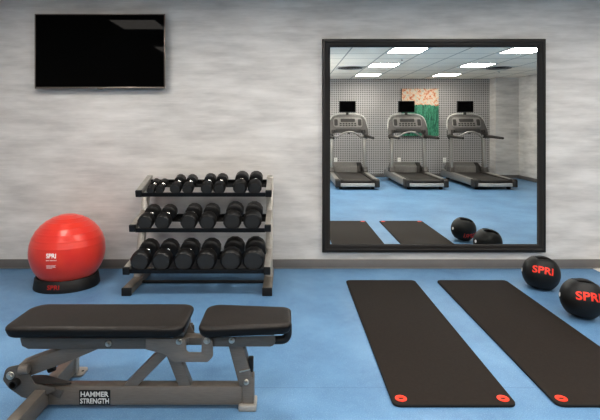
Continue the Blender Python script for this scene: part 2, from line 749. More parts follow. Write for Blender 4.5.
m.box((0.11, yt + 0.05, -0.14), (0.15, -0.012, 0.14), 0.002)
m.build('wall_mount', M['plastic'], tv)

# ------------------------------------------------------------------ big mirror
Zm = 4.345
mx0, mx1 = wx(322.4, Zm), wx(546.2, Zm)
mz1, mz0 = wz(38.8, Zm), wz(252.6, Zm)
mir = thing('wall_mirror', 'large square wall mirror in a dark espresso frame reflecting treadmills', 'mirror', ((mx0 + mx1) / 2, 0, (mz0 + mz1) / 2))
hw, hh = (mx1 - mx0) / 2, (mz1 - mz0) / 2
bw = 0.072
prof = [(0.0, -0.002), (0.0, -0.030), (0.006, -0.038), (0.022, -0.040), (0.030, -0.036), (0.034, -0.030), (0.050, -0.027),
        (0.064, -0.020), (0.072, -0.012), (0.072, -0.002)]   # (inset, y)
b = bmesh.new()
rings = []
for ins, yy in prof:
    rings.append([b.verts.new((sx * (hw - ins), yy, sz * (hh - ins))) for sx, sz in ((-1, -1), (1, -1), (1, 1), (-1, 1))])
for A, B in zip(rings, rings[1:] + rings[:1]):
    for k in range(4):
        b.faces.new((A[k], A[(k + 1) % 4], B[(k + 1) % 4], B[k]))
m = MB()
m._merge(b)
m.build('mirror_frame', M['frame'], mir)
MB().box((-hw + bw - 0.004, -0.012, -hh + bw - 0.004), (hw - bw + 0.004, -0.003, hh - bw + 0.004), 0).build('mirror_glass', M['mirror'], mir)

# ------------------------------------------------------------------ red exercise ball on its ring
BX, BY, BR, BZ = -1.806, -0.425, 0.292, 0.282
ball = thing('exercise_ball', 'large glossy red inflated exercise ball resting in a black ring base', 'exercise ball', (BX, BY, 0))
prof = []
NR = 180
for k in range(NR + 1):
    th = -PI / 2 + PI * k / NR
    r = BR
    if th > 0.12:
        s = math.sin(th * 34)
        r += 0.0026 * (max(0.0, s) ** 6) * min(1.0, (th - 0.12) * 6) * (1 if th < 1.35 else 0)
    z = BZ + r * math.sin(th)
    prof.append((max(0.0, r * math.cos(th)), max(z, 0.008)))
prof[0] = (0.0, prof[0][1])
prof[-1] = (0.0, prof[-1][1])
MB().lathe(prof, n=72).build('ball_skin', M['ball'], ball, ang=60)
vn = Vector((0.13 - 0.24, -1, 0.0))
camdir = Vector((0 - BX, -D - BY, H - BZ)).normalized()
right = Vector((0, 0, 1)).cross(camdir).normalized()


def ball_dir(px, py):
    """Direction on the ball's skin seen at a photo position."""
    d = Vector(((px - CX) / F, 1, -(py - CY) / F)).normalized()
    o = Vector((0, -D, H)) - Vector((BX, BY, BZ))
    bq = o.dot(d)
    cq = o.dot(o) - BR * BR
    t = -bq - math.sqrt(max(0.0, bq * bq - cq))
    return (o + d * t).normalized()


n0 = ball_dir(51, 256)
bt = ball_text(text_bm('SPRI', 0.050, 0.0006, 0.0011, 0.95, 0.9), BR, n0, (0, 0, 1), 0.0022)
for v in bt.verts:
    v.co.z += BZ
bm_obj(bt, 'brand_print', M['white'], ball)
for (py, wdt, hgt) in ((260.6, 0.05, 0.006),):
    n1 = ball_dir(51.3, py)
    bt = text_bm('BURST RESISTANT', 0.010, 0.0004, 0.0002)
    bt = ball_text(bt, BR, n1, (0, 0, 1), 0.002)
    for v in bt.verts:
        v.co.z += BZ
    bm_obj(bt, 'small_print', M['white'], ball)
n1 = ball_dir(51.5, 267.0)
m = MB()
for k in range(4):
    w = (0.062, 0.058, 0.060, 0.034)[k]
    m.box((-0.04, 0.010 - k * 0.0075, -0.0004), (-0.04 + w + 0.01, 0.0125 - k * 0.0075, 0.0004), 0)
bt = ball_text(m.bm, BR, n1, (0, 0, 1), 0.0022)
for v in bt.verts:
    v.co.z += BZ
bm_obj(bt, 'fine_print_lines', M['white'], ball)

ring = thing('ball_base', 'black ring base with red lettering under the red exercise ball', 'ball base', (BX, BY, 0))
b = bmesh.new()
NS = 72
rprof = [(0.222, 0.086), (0.228, 0.091), (0.235, 0.090), (0.240, 0.084), (0.248, 0.03), (0.252, 0.006), (0.250, 0.0),
         (0.205, 0.0), (0.203, 0.006), (0.212, 0.06)]
rings = []
for k in range(NS):
    th = 2 * PI * k / NS
    q = 1 + 0.022 * math.cos(3 * (th - math.radians(218)))
    rings.append([b.verts.new((r * (q if r > 0.23 else 1) * math.cos(th), r * (q if r > 0.23 else 1) * math.sin(th), z)) for r, z in rprof])
for k in range(NS):
    A, B = rings[k], rings[(k + 1) % NS]
    for i in range(len(rprof)):
        i2 = (i + 1) % len(rprof)
        b.faces.new((A[i], B[i], B[i2], A[i2]))
m = MB()
m._merge(b)
m.build('ring_body', M['rubber'], ring)
bt = text_bm('SPRI', 0.048, 0.0006, 0.0007, 1.0, 1.15)
ang0 = math.atan2(-1.0, -0.02)
for v in bt.verts:
    a = ang0 + v.co.x / 0.248
    q = 1 + 0.022 * math.cos(3 * (a - math.radians(218)))
    zz = 0.048 + v.co.y
    rr = (0.2480 - (zz - 0.03) * 0.148 + 0.0018) * q + v.co.z
    if zz < 0.03:
        rr = (0.2480 + (0.03 - zz) * 0.167 + 0.0018) * q + v.co.z
    v.co = Vector((rr * math.cos(a), rr * math.sin(a), zz))
bm_obj(bt, 'brand_print', M['darkred'], ring)

# ------------------------------------------------------------------ dumbbell rack
rack = thing('dumbbell_rack', 'three tier silver dumbbell rack with black shelf rails against the wall', 'dumbbell rack', (-0.69, -0.4, 0))
RO = Vector((-0.69, -0.4, 0))
TILTS = [math.radians(7), math.radians(10.5), math.radians(16)]   # bottom, middle, top


def rl(p):
    return Vector(p) - RO


# shelves: front y, bottom z of the side-rail end, depth
shelves = [(-0.725, 0.168, 0.42), (-0.575, 0.462, 0.38), (-0.415, 0.715, 0.34)]
LOW = (0.010, -0.004, 0.002)
XL = (-1.250, -1.203)
XR = (-0.176, -0.129)
for s, (fy, bz, dep) in enumerate(shelves):
    TILT = TILTS[s]
    ct, st = math.cos(TILT), math.sin(TILT)
    for xa, xb in (XL, XR):
        p = rl(((xa + xb) / 2, fy + 0.012, bz + 0.028))
        q = p + Vector((0, ct, st)) * dep
        o = MB().bar(p, q, xb - xa, 0.052, 0.004).build('side_rail', M['rackpaint'], rack)
        MB().bar(p - Vector((0, ct, st)) * 0.018, p + Vector((0, ct, st)) * 0.006, xb - xa + 0.004, 0.056, 0.004).build('end_cap', M['plastic'], o)
    for k, off in enumerate((0.045, (0.325, 0.280, 0.252)[s])):
        m = MB()
        hwid = 0.032 if k == 0 else 0.052
        c = Vector((-0.69, fy, bz + LOW[s])) + Vector((0, ct, st)) * off - RO
        R = Matrix.Rotation(TILT, 3, 'X')
        w = XR[0] - XL[1] + 0.002
        m.box(c + Vector((-w / 2, -hwid, -0.003)), c + Vector((w / 2, hwid, 0.003)), 0.001, R)
        cc = c + R @ Vector((0, -hwid if k == 0 else hwid, 0.010))
        m.box(cc + Vector((-w / 2, -0.003, -0.016)), cc + Vector((w / 2, 0.003, 0.016)), 0.001, R)
        m.build('shelf_rail', M['rackdark'], rack)
for xc, fx in ((-1.236, -1.228), (-0.150, -0.152)):
    f = MB().box(rl((fx - 0.036, -0.700, 0.004)), rl((fx + 0.036, -0.16, 0.060)), 0.005).build('foot', M['footpaint'], rack)
    MB().box(rl((fx - 0.038, -0.715, 0.0)), rl((fx + 0.038, -0.696, 0.062)), 0.005).build('end_cap', M['plastic'], f)
    MB().bar(rl((xc, -0.405, 0.05)), rl((xc, -0.125, 0.845 if xc > -1 else 0.80)), 0.058, 0.050, 0.004, up=(0, 1, 0)).build('upright', M['rackpaint'], rack)
MB().box(rl((-1.195, -0.425, 0.004)), rl((-0.185, -0.395, 0.022)), 0.004).build('shadow_bar', M['rackdark'], rack)  # dark bar added in place of a shelf rail's shadow on the floor


def make_dumbbell(r, hl, total, label, group):
    """Axis along local y from y=0 (front face) to y=total."""
    t = thing('dumbbell', label, 'dumbbell', (0, 0, 0), 0, group)
    N = 12
    for y0, sgn in ((0.0, 1), (total, -1)):
        bv = r * 0.13
        prof = [(r * 0.80, 0.0), (r * 0.84, -0.0015), (r - bv, 0.002), (r, bv + 0.002), (r, hl - bv), (r - bv, hl - 0.002), (r * 0.5, hl)]
        m = MB().lathe([(a, tt * 1.0) for a, tt in prof], (0, y0, 0), (0, sgn, 0), N, PI / 12)
        h = m.build('head', M['head'], t, ang=50)
        MB().lathe([(0, 0.0), (r * 0.78, 0.0), (r * 0.78, -0.0022), (0, -0.0028)], (0, y0, 0), (0, sgn, 0), 24).build('end_face', M['headface'], h)
    gl0, gl1 = hl - 0.004, total - hl + 0.004
    gr = min(0.017, 0.010 + r * 0.08)
    m = MB().lathe([(gr * 1.35, gl0), (gr * 1.35, gl0 + 0.010), (gr * 0.9, gl0 + 0.016), (gr * 1.08, (gl0 + gl1) / 2 - 0.012), (gr * 1.08, (gl0 + gl1) / 2 + 0.012),
                    (gr * 0.9, gl1 - 0.016), (gr * 1.35, gl1 - 0.010), (gr * 1.35, gl1)], (0, 0, 0), (0, 1, 0), 20)
    m.build('handle', M['chrome'], t)
    return t


ordw = ['leftmost', 'second from the left', 'third from the left', 'fourth from the left', 'fifth from the left', 'sixth from the left', 'seventh from the left', 'rightmost']
rows = [
    ('top', 2, 120.0, [151.2, 159.8, 175.8, 188.0, 207.0, 219.4, 240.0, 254.7], [4.1, 4.1, 5.7, 5.7, 6.1, 6.1, 7.0, 7.0]),
    ('middle', 1, 125.3, [145.3, 162.5, 188.6, 207.5, 232.1, 252.3], [8.0, 8.0, 8.5, 8.5, 9.3, 9.3]),
    ('bottom', 0, 130.0, [140.3, 161.7, 184.0, 206.2, 231.0, 253.3], [10.0, 10.0, 10.3, 10.3, 11.0, 11.0]),
]
for rn, si, sc, pxs, rs in rows:
    fy, bz, dep = shelves[si]
    TILT = TILTS[si]
    ct, st = math.cos(TILT), math.sin(TILT)
    last = None
    for k, (px, rp) in enumerate(zip(pxs, rs)):
        r = rp / sc
        size = {'top': 'small', 'middle': 'medium', 'bottom': 'large'}[rn]
        word = ordw[-1] if k == len(pxs) - 1 else ordw[k]
        lab = "%s black dumbbell, %s on the rack's %s shelf" % (size, word, rn)
        x = (px - CX) / sc
        # heads rest on the tilted shelf plane
        base = Vector((x, fy, bz + LOW[si] + 0.003)) + Vector((0, ct, st)) * 0.026
        loc = base + Vector((0, -st, ct)) * (r * math.cos(PI / 12) + 0.0015)
        if last is not None and abs(last[1] - rp) < 1e-6:
            dup(last[0], loc, lab)
        else:
            hl = 0.040 + r * 0.75
            tot = {'top': 0.205 + (r - 0.034) * 2.5, 'middle': 0.285 + (r - 0.064), 'bottom': 0.325 + (r - 0.077)}[rn]
            d = make_dumbbell(r, hl, tot, lab, 'dumbbells on the %s shelf' % rn)
            d.location = loc
            d.rotation_euler = (TILT, 0, 0)
            last = (d, rp)

# ------------------------------------------------------------------ exercise mats


def make_mat(xa, xb, label):
    ya, yb = -2.165, -0.367
    t = thing('exercise_mat', label, 'exercise mat', ((xa + xb) / 2, (ya + yb) / 2, 0), 0, 'exercise mats on the floor')
    hx, hy = (xb - xa) / 2, (yb - ya) / 2
    outl = round_poly([(-hx, -hy), (hx, -hy), (hx, hy), (-hx, hy)], 0.035, 8)
    MB().prism(outl, 0.0005, 0.012, 'z', 0.002).build('mat_body', M['matedge'], t)
    outl = round_poly([(-hx + 0.003, -hy + 0.003), (hx - 0.003, -hy + 0.003), (hx - 0.003, hy - 0.003), (-hx + 0.003, hy - 0.003)], 0.033, 8)
    MB().prism(outl, 0.0118, 0.0132, 'z', 0.0006).build('top_skin', M['mat'], t)
    for sx in (-1, 1):
        cx, cy = sx * (hx - 0.046), -hy + 0.052
        m = MB()
        b = bmesh.new()
        outer, inner = [], []
        prof = [(0.0, 0.0), (0.0, 0.0016), (0.25, 0.0022), (0.75, 0.0022), (1.0, 0.0012), (1.0, 0.0)]
        rings = []
        for u, z in prof:
            ring_ = []
            for k in range(32):
                th = 2 * PI * k / 32
                ox, oy = 0.028 * math.cos(th), 0.028 * math.sin(th)
                ix, iy = 0.0125 * math.cos(th), 0.0065 * math.sin(th)
                ring_.append(b.verts.new((cx + ox * (1 - u) + ix * u, cy + oy * (1 - u) + iy * u, 0.0131 + z)))
            rings.append(ring_)
        for A, B in zip(rings, rings[1:]):
            for k in range(32):
                b.faces.new((A[k], A[(k + 1) % 32], B[(k + 1) % 32], B[k]))
        m._merge(b)
        g = m.build('grommet', M['ringred'], t)
        g['label'] = 'red oval hanging grommet'
    return t


make_mat(0.492, 1.066, 'dark charcoal exercise mat with red grommets, left of the two on the floor')
make_mat(1.249, 1.830, 'dark charcoal exercise mat with red grommets, right one next to the medicine balls')

# ------------------------------------------------------------------ medicine balls


def make_medball(loc, R, rz, label, face, roll, sink):
    t = thing('medicine_ball', label, 'medicine ball', (loc[0], loc[1], 0), rz, 'medicine balls by the mats')
    cz = R - sink
    ax = Vector((0.20, 0.10, 0.97)).normalized()
    b = bmesh.new()
    bmesh.ops.create_uvsphere(b, u_segments=160, v_segments=110, radius=R)
    # long axis of each grip runs across the ball
    ux = Vector((1, 0, -0.19))
    ux = (ux - ax * ux.dot(ax)).normalized()
    uy = ax.cross(ux)
    for sgn in (1, -1):
        a = ax * sgn
        for v in b.verts:
            d = v.co.normalized()
            if d.dot(a) <= 0.2:
                continue
            p, q = d.dot(ux), d.dot(uy)
            e = (abs(p) / 0.56) ** 3 + (abs(q) / 0.52) ** 3
            if e < 1.0:
                k = min(1.0, (1.0 - e) / 0.16)
                k = k * k * (3 - 2 * k)
                v.co = d * (R - 0.046 * k)
    m = MB()
    for v in b.verts:
        v.co.z += cz
        v.co.z = max(v.co.z, 0.0005)
    m._merge(b)
    body = m.build('ball_body', [M['medball'], M['recess_shade']], t, ang=50)
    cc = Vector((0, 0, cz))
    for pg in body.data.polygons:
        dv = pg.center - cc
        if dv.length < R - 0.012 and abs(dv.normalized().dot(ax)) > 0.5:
            pg.material_index = 1  # shade inside the grips painted as a darker rubber
    for sgn in (1, -1):
        a = ax * sgn
        pts = []
        for k in range(15):
            th = -0.66 + 1.32 * k / 14
            rr = R - 0.012 - 0.006 * math.cos(th * 2.3)
            pts.append(Vector((0, 0, cz)) + (a * math.cos(th) + ux * math.sin(th)) * rr)
        MB().tube(pts, [0.019 if k in (0, 14) else 0.0165 for k in range(15)], 14, False, 0.75).build('grip_handle', M['rubber'], t)
    # lettering towards the room and a second one on the far side
    Rm = Matrix.Rotation(-rz, 3, 'Z')
    n = Rm @ Vector(face)
    bt = ball_text(text_bm('SPRI', 0.074, 0.0006, 0.0022, 1.02, 1.16), R, n, Vector((roll, 0, 1)), 0.0012)
    for v in bt.verts:
        v.co.z += cz
    bm_obj(bt, 'brand_print', M['red'], t)
    bt = ball_text(text_bm('SPRI', 0.078, 0.0006, 0.0012, 1.02, 0.95), R, Rm @ Vector((0.18, 0.95, -0.42)), Vector((0, 0, 1)), 0.0012)
    for v in bt.verts:
        v.co.z += cz
    bm_obj(bt, 'back_print', M['red'], t)
    nd = Rm @ Vector((-0.94, 0.24, 0.10))
    b = bmesh.new()
    bmesh.ops.create_circle(b, cap_ends=True, radius=0.016, segments=20)
    b = ball_text(b, R, nd, (0, 0, 1), 0.002)
    for v in b.verts:
        v.co.z += cz
    o = bm_obj(b, 'weight_sticker', M['white'], t)
    o['label'] = 'small white weight sticker'
    return t


make_medball((2.040, 3.855 - D), 0.140, 0.0, 'black dual-grip medicine ball with red lettering, nearer the wall baseboard', (-0.33, -0.85, 0.40), 0.10, 0.018)
make_medball((2.010, 3.270 - D), 0.137, 0.0, 'black dual-grip medicine ball with red lettering, beside the right mat and nearer the camera', (-0.21, -0.90, 0.39), 0.05, 0.009)

# white corner of a sheet by the baseboard
sh = MB().prism([(2.78, -0.30), (3.25, -0.30), (3.25, -0.016), (2.78, -0.016)], 0.001, 0.005, 'z', 0.001).build('floor_sheet', M['sheet'])
tag(sh, 'white flat sheet lying on the blue floor beside the baseboard at the right edge', 'sheet')

# ------------------------------------------------------------------ adjustable bench
ZB = 2.225
BO = Vector((-0.65, ZB - D, 0))
bench = thing('weight_bench', 'adjustable weight bench with black vinyl pads and grey steel frame', 'bench', BO)


def bp(px, py, Z):
    return Vector((wx(px, Z), Z - D, wz(py, Z))) - BO


def poly(pxs, Z):
    return [((wx(a, Z) - BO.x), wz(c, Z)) for a, c in pxs]


def yy(Z):
    return Z - D - BO.y


# pads
def pad(pts, rad, z0, z1, name):
    out = round_poly(pts, rad, 8)
    b = bmesh.new()
    n = len(out)
    cx = sum(p[0] for p in out) / n
    cy = sum(p[1] for p in out) / n
    lay = [(z0, 0.016), (z0 + 0.004, 0.010), (z0 + 0.014, 0.005), (z1 - 0.018, 0.0), (z1 - 0.010, 0.001), (z1 - 0.004, 0.006), (z1, 0.016), (z1 + 0.002, 0.04)]
    rings = []
    for z, ins in lay:
        rr = []
        for x, y in out:
            d = Vector((cx - x, cy - y))
            L = d.length
            d = Vector((d.x * 0.55, d.y)).normalized()
            rr.append(b.verts.new((x + d.x * ins, y + d.y * ins, z)))
        rings.append(rr)
    for A, B in zip(rings, rings[1:]):
        for k in range(n):
            b.faces.new((A[k], A[(k + 1) % n], B[(k + 1) % n], B[k]))
    b.faces.new(rings[0])
    b.faces.new(rings[-1])
    m = MB()
    m._merge(b)
    o = m.build(name, [M['vinyl'], M['vinylshade']], bench, ang=60)
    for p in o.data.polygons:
        if p.normal.z < 0.35:  # sides and underside: same vinyl, with shade put into a darker colour
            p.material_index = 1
    return o


XB = lambda x: x - BO.x
backpad = pad([(XB(-1.243), -0.145), (XB(-0.452), -0.145), (XB(-0.452), 0.145), (XB(-1.243), 0.145)], [0.05, 0.055, 0.045, 0.07], 0.378, 0.424, 'back_pad')
seatpad = pad([(XB(-0.390), -0.152), (XB(0.020), -0.108), (XB(0.020), 0.108), (XB(-0.390), 0.148)], [0.045, 0.04, 0.04, 0.06], 0.378, 0.424, 'seat_pad')

# back pad channel with a rounded rear end
Zp = 2.150
chan = poly([(20, 338.4), (150, 338.4), (188, 338.4), (188, 345), (160, 349), (28, 349), (22, 346)], Zp)
m = MB().prism(chan, yy(2.150), yy(2.158), 'y', 0.001)
m.prism(chan, yy(2.292), yy(2.300), 'y', 0.001)
m.box((chan[0][0] + 0.01, yy(2.15), 0.364), (XB(-0.46), yy(2.30), 0.379), 0.001)
m.build('back_channel', M['benchdark'], bench)
# hook plates, front and rear
hook = round_poly([tuple(p) for p in poly([(146, 338.2), (185.5, 338.2), (186.5, 350.5), (189, 352.2), (201.5, 352.2), (202, 337.8), (212.6, 337.6), (213.2, 356), (208, 361.6),
                                           (174, 361.6), (164, 353.5), (146, 348.8)], 2.142)], [0, 0, 0.01, 0, 0.004, 0.012, 0.02, 0.02, 0.02, 0.02, 0.03, 0], 5)
MB().prism(hook, yy(2.136), yy(2.146), 'y', 0.0015).build('hook_plate', M['bench'], bench)
MB().prism(hook, yy(2.304), yy(2.314), 'y', 0.0015).build('hook_plate', M['bench'], bench)
# seat frame: channel plus tongue running to the pivot
seat = round_poly([tuple(p) for p in poly([(205, 338), (275, 336), (275.5, 343), (272, 346.4), (205, 346.4)], 2.152)], [0, 0.004, 0.02, 0.03, 0.006], 5)
m = MB().prism(seat, yy(2.150), yy(2.158), 'y', 0.001)
m.prism(seat, yy(2.292), yy(2.300), 'y', 0.001)
m.box((seat[0][0], yy(2.15), 0.362), (XB(-0.058), yy(2.30), 0.379), 0.001)
m.build('seat_channel', M['benchdark'], bench)
tl = bp(183, 337.5, 2.2)
tr = bp(212, 344.5, 2.2)
MB().box((tl.x, yy(2.20), tr.z), (tr.x, yy(2.25), tl.z), 0.003).build('pivot_tongue', M['bench'], bench)
curl = [tuple(p) for p in poly([(181, 318), (188, 316), (190, 325), (194, 333), (200, 337), (200, 341), (186, 341), (184, 333)], 2.26)]
MB().prism(curl, yy(2.262), yy(2.270), 'y', 0.001).build('stop_bracket', M['bench'], bench)
# main beam
MB().box((XB(-1.15), yy(2.198), 0.021), (XB(-0.205), yy(2.252), 0.108), 0.006).build('main_beam', M['bench'], bench)
# sign on the beam
sx0, sx1 = wx(79.3, 2.197) - BO.x, wx(110.2, 2.197) - BO.x
sz0, sz1 = wz(405.0, 2.197) + 0.001, wz(390.0, 2.197)
sign = MB().box((sx0, yy(2.1955), sz0), (sx1, yy(2.1985), sz1), 0.0006).build('sign_plate', M['signblack'], bench)
sign['label'] = 'black name plate with pale block lettering'
sc_ = (sx0 + sx1) / 2
szm = (sz0 + sz1) / 2
flat_text('HAMMER', 0.0325, M['silverletter'], 'sign_lettering', sign, (sc_, yy(2.1950), szm + 0.0155), (1, 0, 0), (0, 0, 1), 0.97, 0.0009, 0.0005)
flat_text('STRENGTH', 0.0325, M['silverletter'], 'sign_lettering', sign, (sc_, yy(2.1950), szm - 0.0155), (1, 0, 0), (0, 0, 1), 0.82, 0.0009, 0.0005)
# struts from the beam to the hook plates
MB().bar(bp(129, 386.5, ZB), bp(168, 347, ZB), 0.046, 0.046, 0.004, up=(0, 1, 0)).build('strut', M['bench'], bench)
MB().bar(bp(187, 386.5, ZB), bp(171, 346, ZB), 0.055, 0.046, 0.004, up=(0, 1, 0)).build('strut', M['bench'], bench)
# front post, its leg and foot
MB().box((XB(-0.205), yy(2.195), 0.010), (XB(-0.152), yy(2.255), 0.150), 0.004).build('front_post', M['bench'], bench)
MB().bar(bp(247.0, 382, ZB), bp(236, 341, ZB), 0.066, 0.062, 0.005, up=(0, 1, 0)).build('front_leg', M['bench'], bench)
fm = MB().box((XB(-0.222), yy(2.180), 0.0), (XB(-0.140), yy(2.270), 0.030), 0.006)
fm.build('front_foot', M['rackpaint'], bench)
k = MB().box((bp(248.0, 0, 2.2).x, yy(2.205), wz(373, 2.2)), (bp(253, 0, 2.2).x, yy(2.245), wz(360, 2.2)), 0.004)
k.build('stop_block', M['plastic'], bench)
c = bp(244.7, 371.0, 2.19)
MB().bar(c + Vector((-0.024, 0, -0.004)), c + Vector((0.025, 0, 0.008)), 0.006, 0.006, 0.001).build('weld_clip', M['bolt'], bench)
# grip loop beyond the seat
gp = arc_path([bp(268, 340.0, 2.225), bp(287.8, 339.8, 2.225), bp(287.8, 322, 2.225)], 0.035, 8)
gp[-1].z = 0.382
MB().tube(gp, 0.0185, 16).build('grip_handle', M['rubber'], bench)
# rear pivot bracket and curved lift arm
br = round_poly([tuple(p) for p in poly([(5, 378), (8, 366), (22, 363), (31, 371), (36, 382), (62, 387), (46, 394), (37, 398), (24, 395), (11, 386)], 2.19)],
                [0.02, 0.03, 0.03, 0.02, 0.02, 0.01, 0.01, 0.01, 0.02, 0.02], 4)
m = MB().prism(br, yy(2.172), yy(2.180), 'y', 0.0012)
m.build('pivot_bracket', M['benchdark'], bench)
fin = MB().prism([(bp(26, 0, 2.2).x, yy(2.19)), (bp(71, 0, 2.2).x, yy(2.185)), (bp(71, 0, 2.2).x + 0.004, yy(2.195)), (bp(40, 0, 2.2).x, yy(2.26)), (bp(26, 0, 2.2).x, yy(2.26))],
                 wz(382.6, 2.2), wz(381.6, 2.2), 'z', 0.0005)
fin.build('guide_plate', M['tread_dark'], bench)
gus = poly([(38, 388), (64, 389.5), (60, 398), (44, 390)], 2.196)
MB().prism(gus, yy(2.190), yy(2.197), 'y', 0.001).build('gusset', M['benchdark'], bench)
arm = round_poly([tuple(p) for p in poly([(15, 374), (17, 365.5), (31, 360), (62, 348.8), (74, 344), (110, 344), (92, 352), (71, 361), (32, 375.5), (22, 379)], 2.19)],
                 [0.01, 0.02, 0.05, 0.05, 0.02, 0, 0.04, 0.06, 0.04, 0.02], 4)
MB().prism(arm, yy(2.192), yy(2.258), 'y', 0.004).build('lift_arm', M['bench'], bench)
# cross foot running front to back under the rear end
FX = -1.118
foot = MB().box((XB(FX - 0.026), yy(1.90), 0.022), (XB(FX + 0.026), yy(2.505), 0.106), 0.006).build('cross_foot', M['bench'], bench)
for Za, Zb in ((1.84, 1.93), (2.48, 2.57)):
    plate = MB().prism(round_poly([(XB(-1.145), yy(Za)), (XB(-1.060), yy(Za)), (XB(-1.060), yy(Zb)), (XB(-1.145), yy(Zb))], 0.018), 0.0, 0.012, 'z', 0.002)
    plate.box((XB(FX - 0.03), yy(Za + 0.02 if Za < 2 else Za), 0.01), (XB(FX + 0.03), yy(Zb if Za < 2 else Zb - 0.05), 0.108), 0.004)
    pl_ = plate.build('foot_plate', M['rackpaint'], bench)
    hx = XB(-1.074)
    MB().cyl((hx, yy((Za + Zb) / 2), 0.0115), (hx, yy((Za + Zb) / 2), 0.0128), 0.007, 14).build('bolt_hole', M['plastic'], pl_)
# bolts
for px, py, Z, r in ((179, 341.5, 2.136, 0.012), (206.8, 340.6, 2.136, 0.013), (231.8, 340.3, 2.150, 0.012), (108.5, 343.6, 2.150, 0.012),
                     (246.3, 382, 2.190, 0.011), (10.5, 375.5, 2.172, 0.016)):
    p = bp(px, py, Z)
    m = MB().cyl(p + Vector((0, 0.002, 0)), p + Vector((0, -0.005, 0)), r * 1.15, 20)
    m.lathe([(r * 0.75, 0.004), (r * 0.75, 0.012), (r * 0.6, 0.014)], p, (0, -1, 0), 6)
    m.build('bolt', M['bolt'], bench)
p = bp(16.5, 382, 2.172)
MB().lathe([(0.019, 0.0), (0.019, -0.03), (0.014, -0.03), (0.014, -0.004), (0.0, -0.004)], p, (0, 1, 0), 24).build('pivot_tube', M['rubber'], bench)
p = bp(21, 368.5, 2.172)
q = bp(30.5, 368, 2.172)
m = MB().cyl(p + Vector((0, -0.012, 0)), q + Vector((0, -0.012, 0.004)), 0.021, 24, 0.004)
m.build('pivot_sleeve', M['bench'], bench)
p = bp(48.5, 370, 2.29)
MB().cyl(p, p + Vector((0.03, 0.0, 0.012)), 0.014, 16).build('adjuster_knob', M['plastic'], bench)


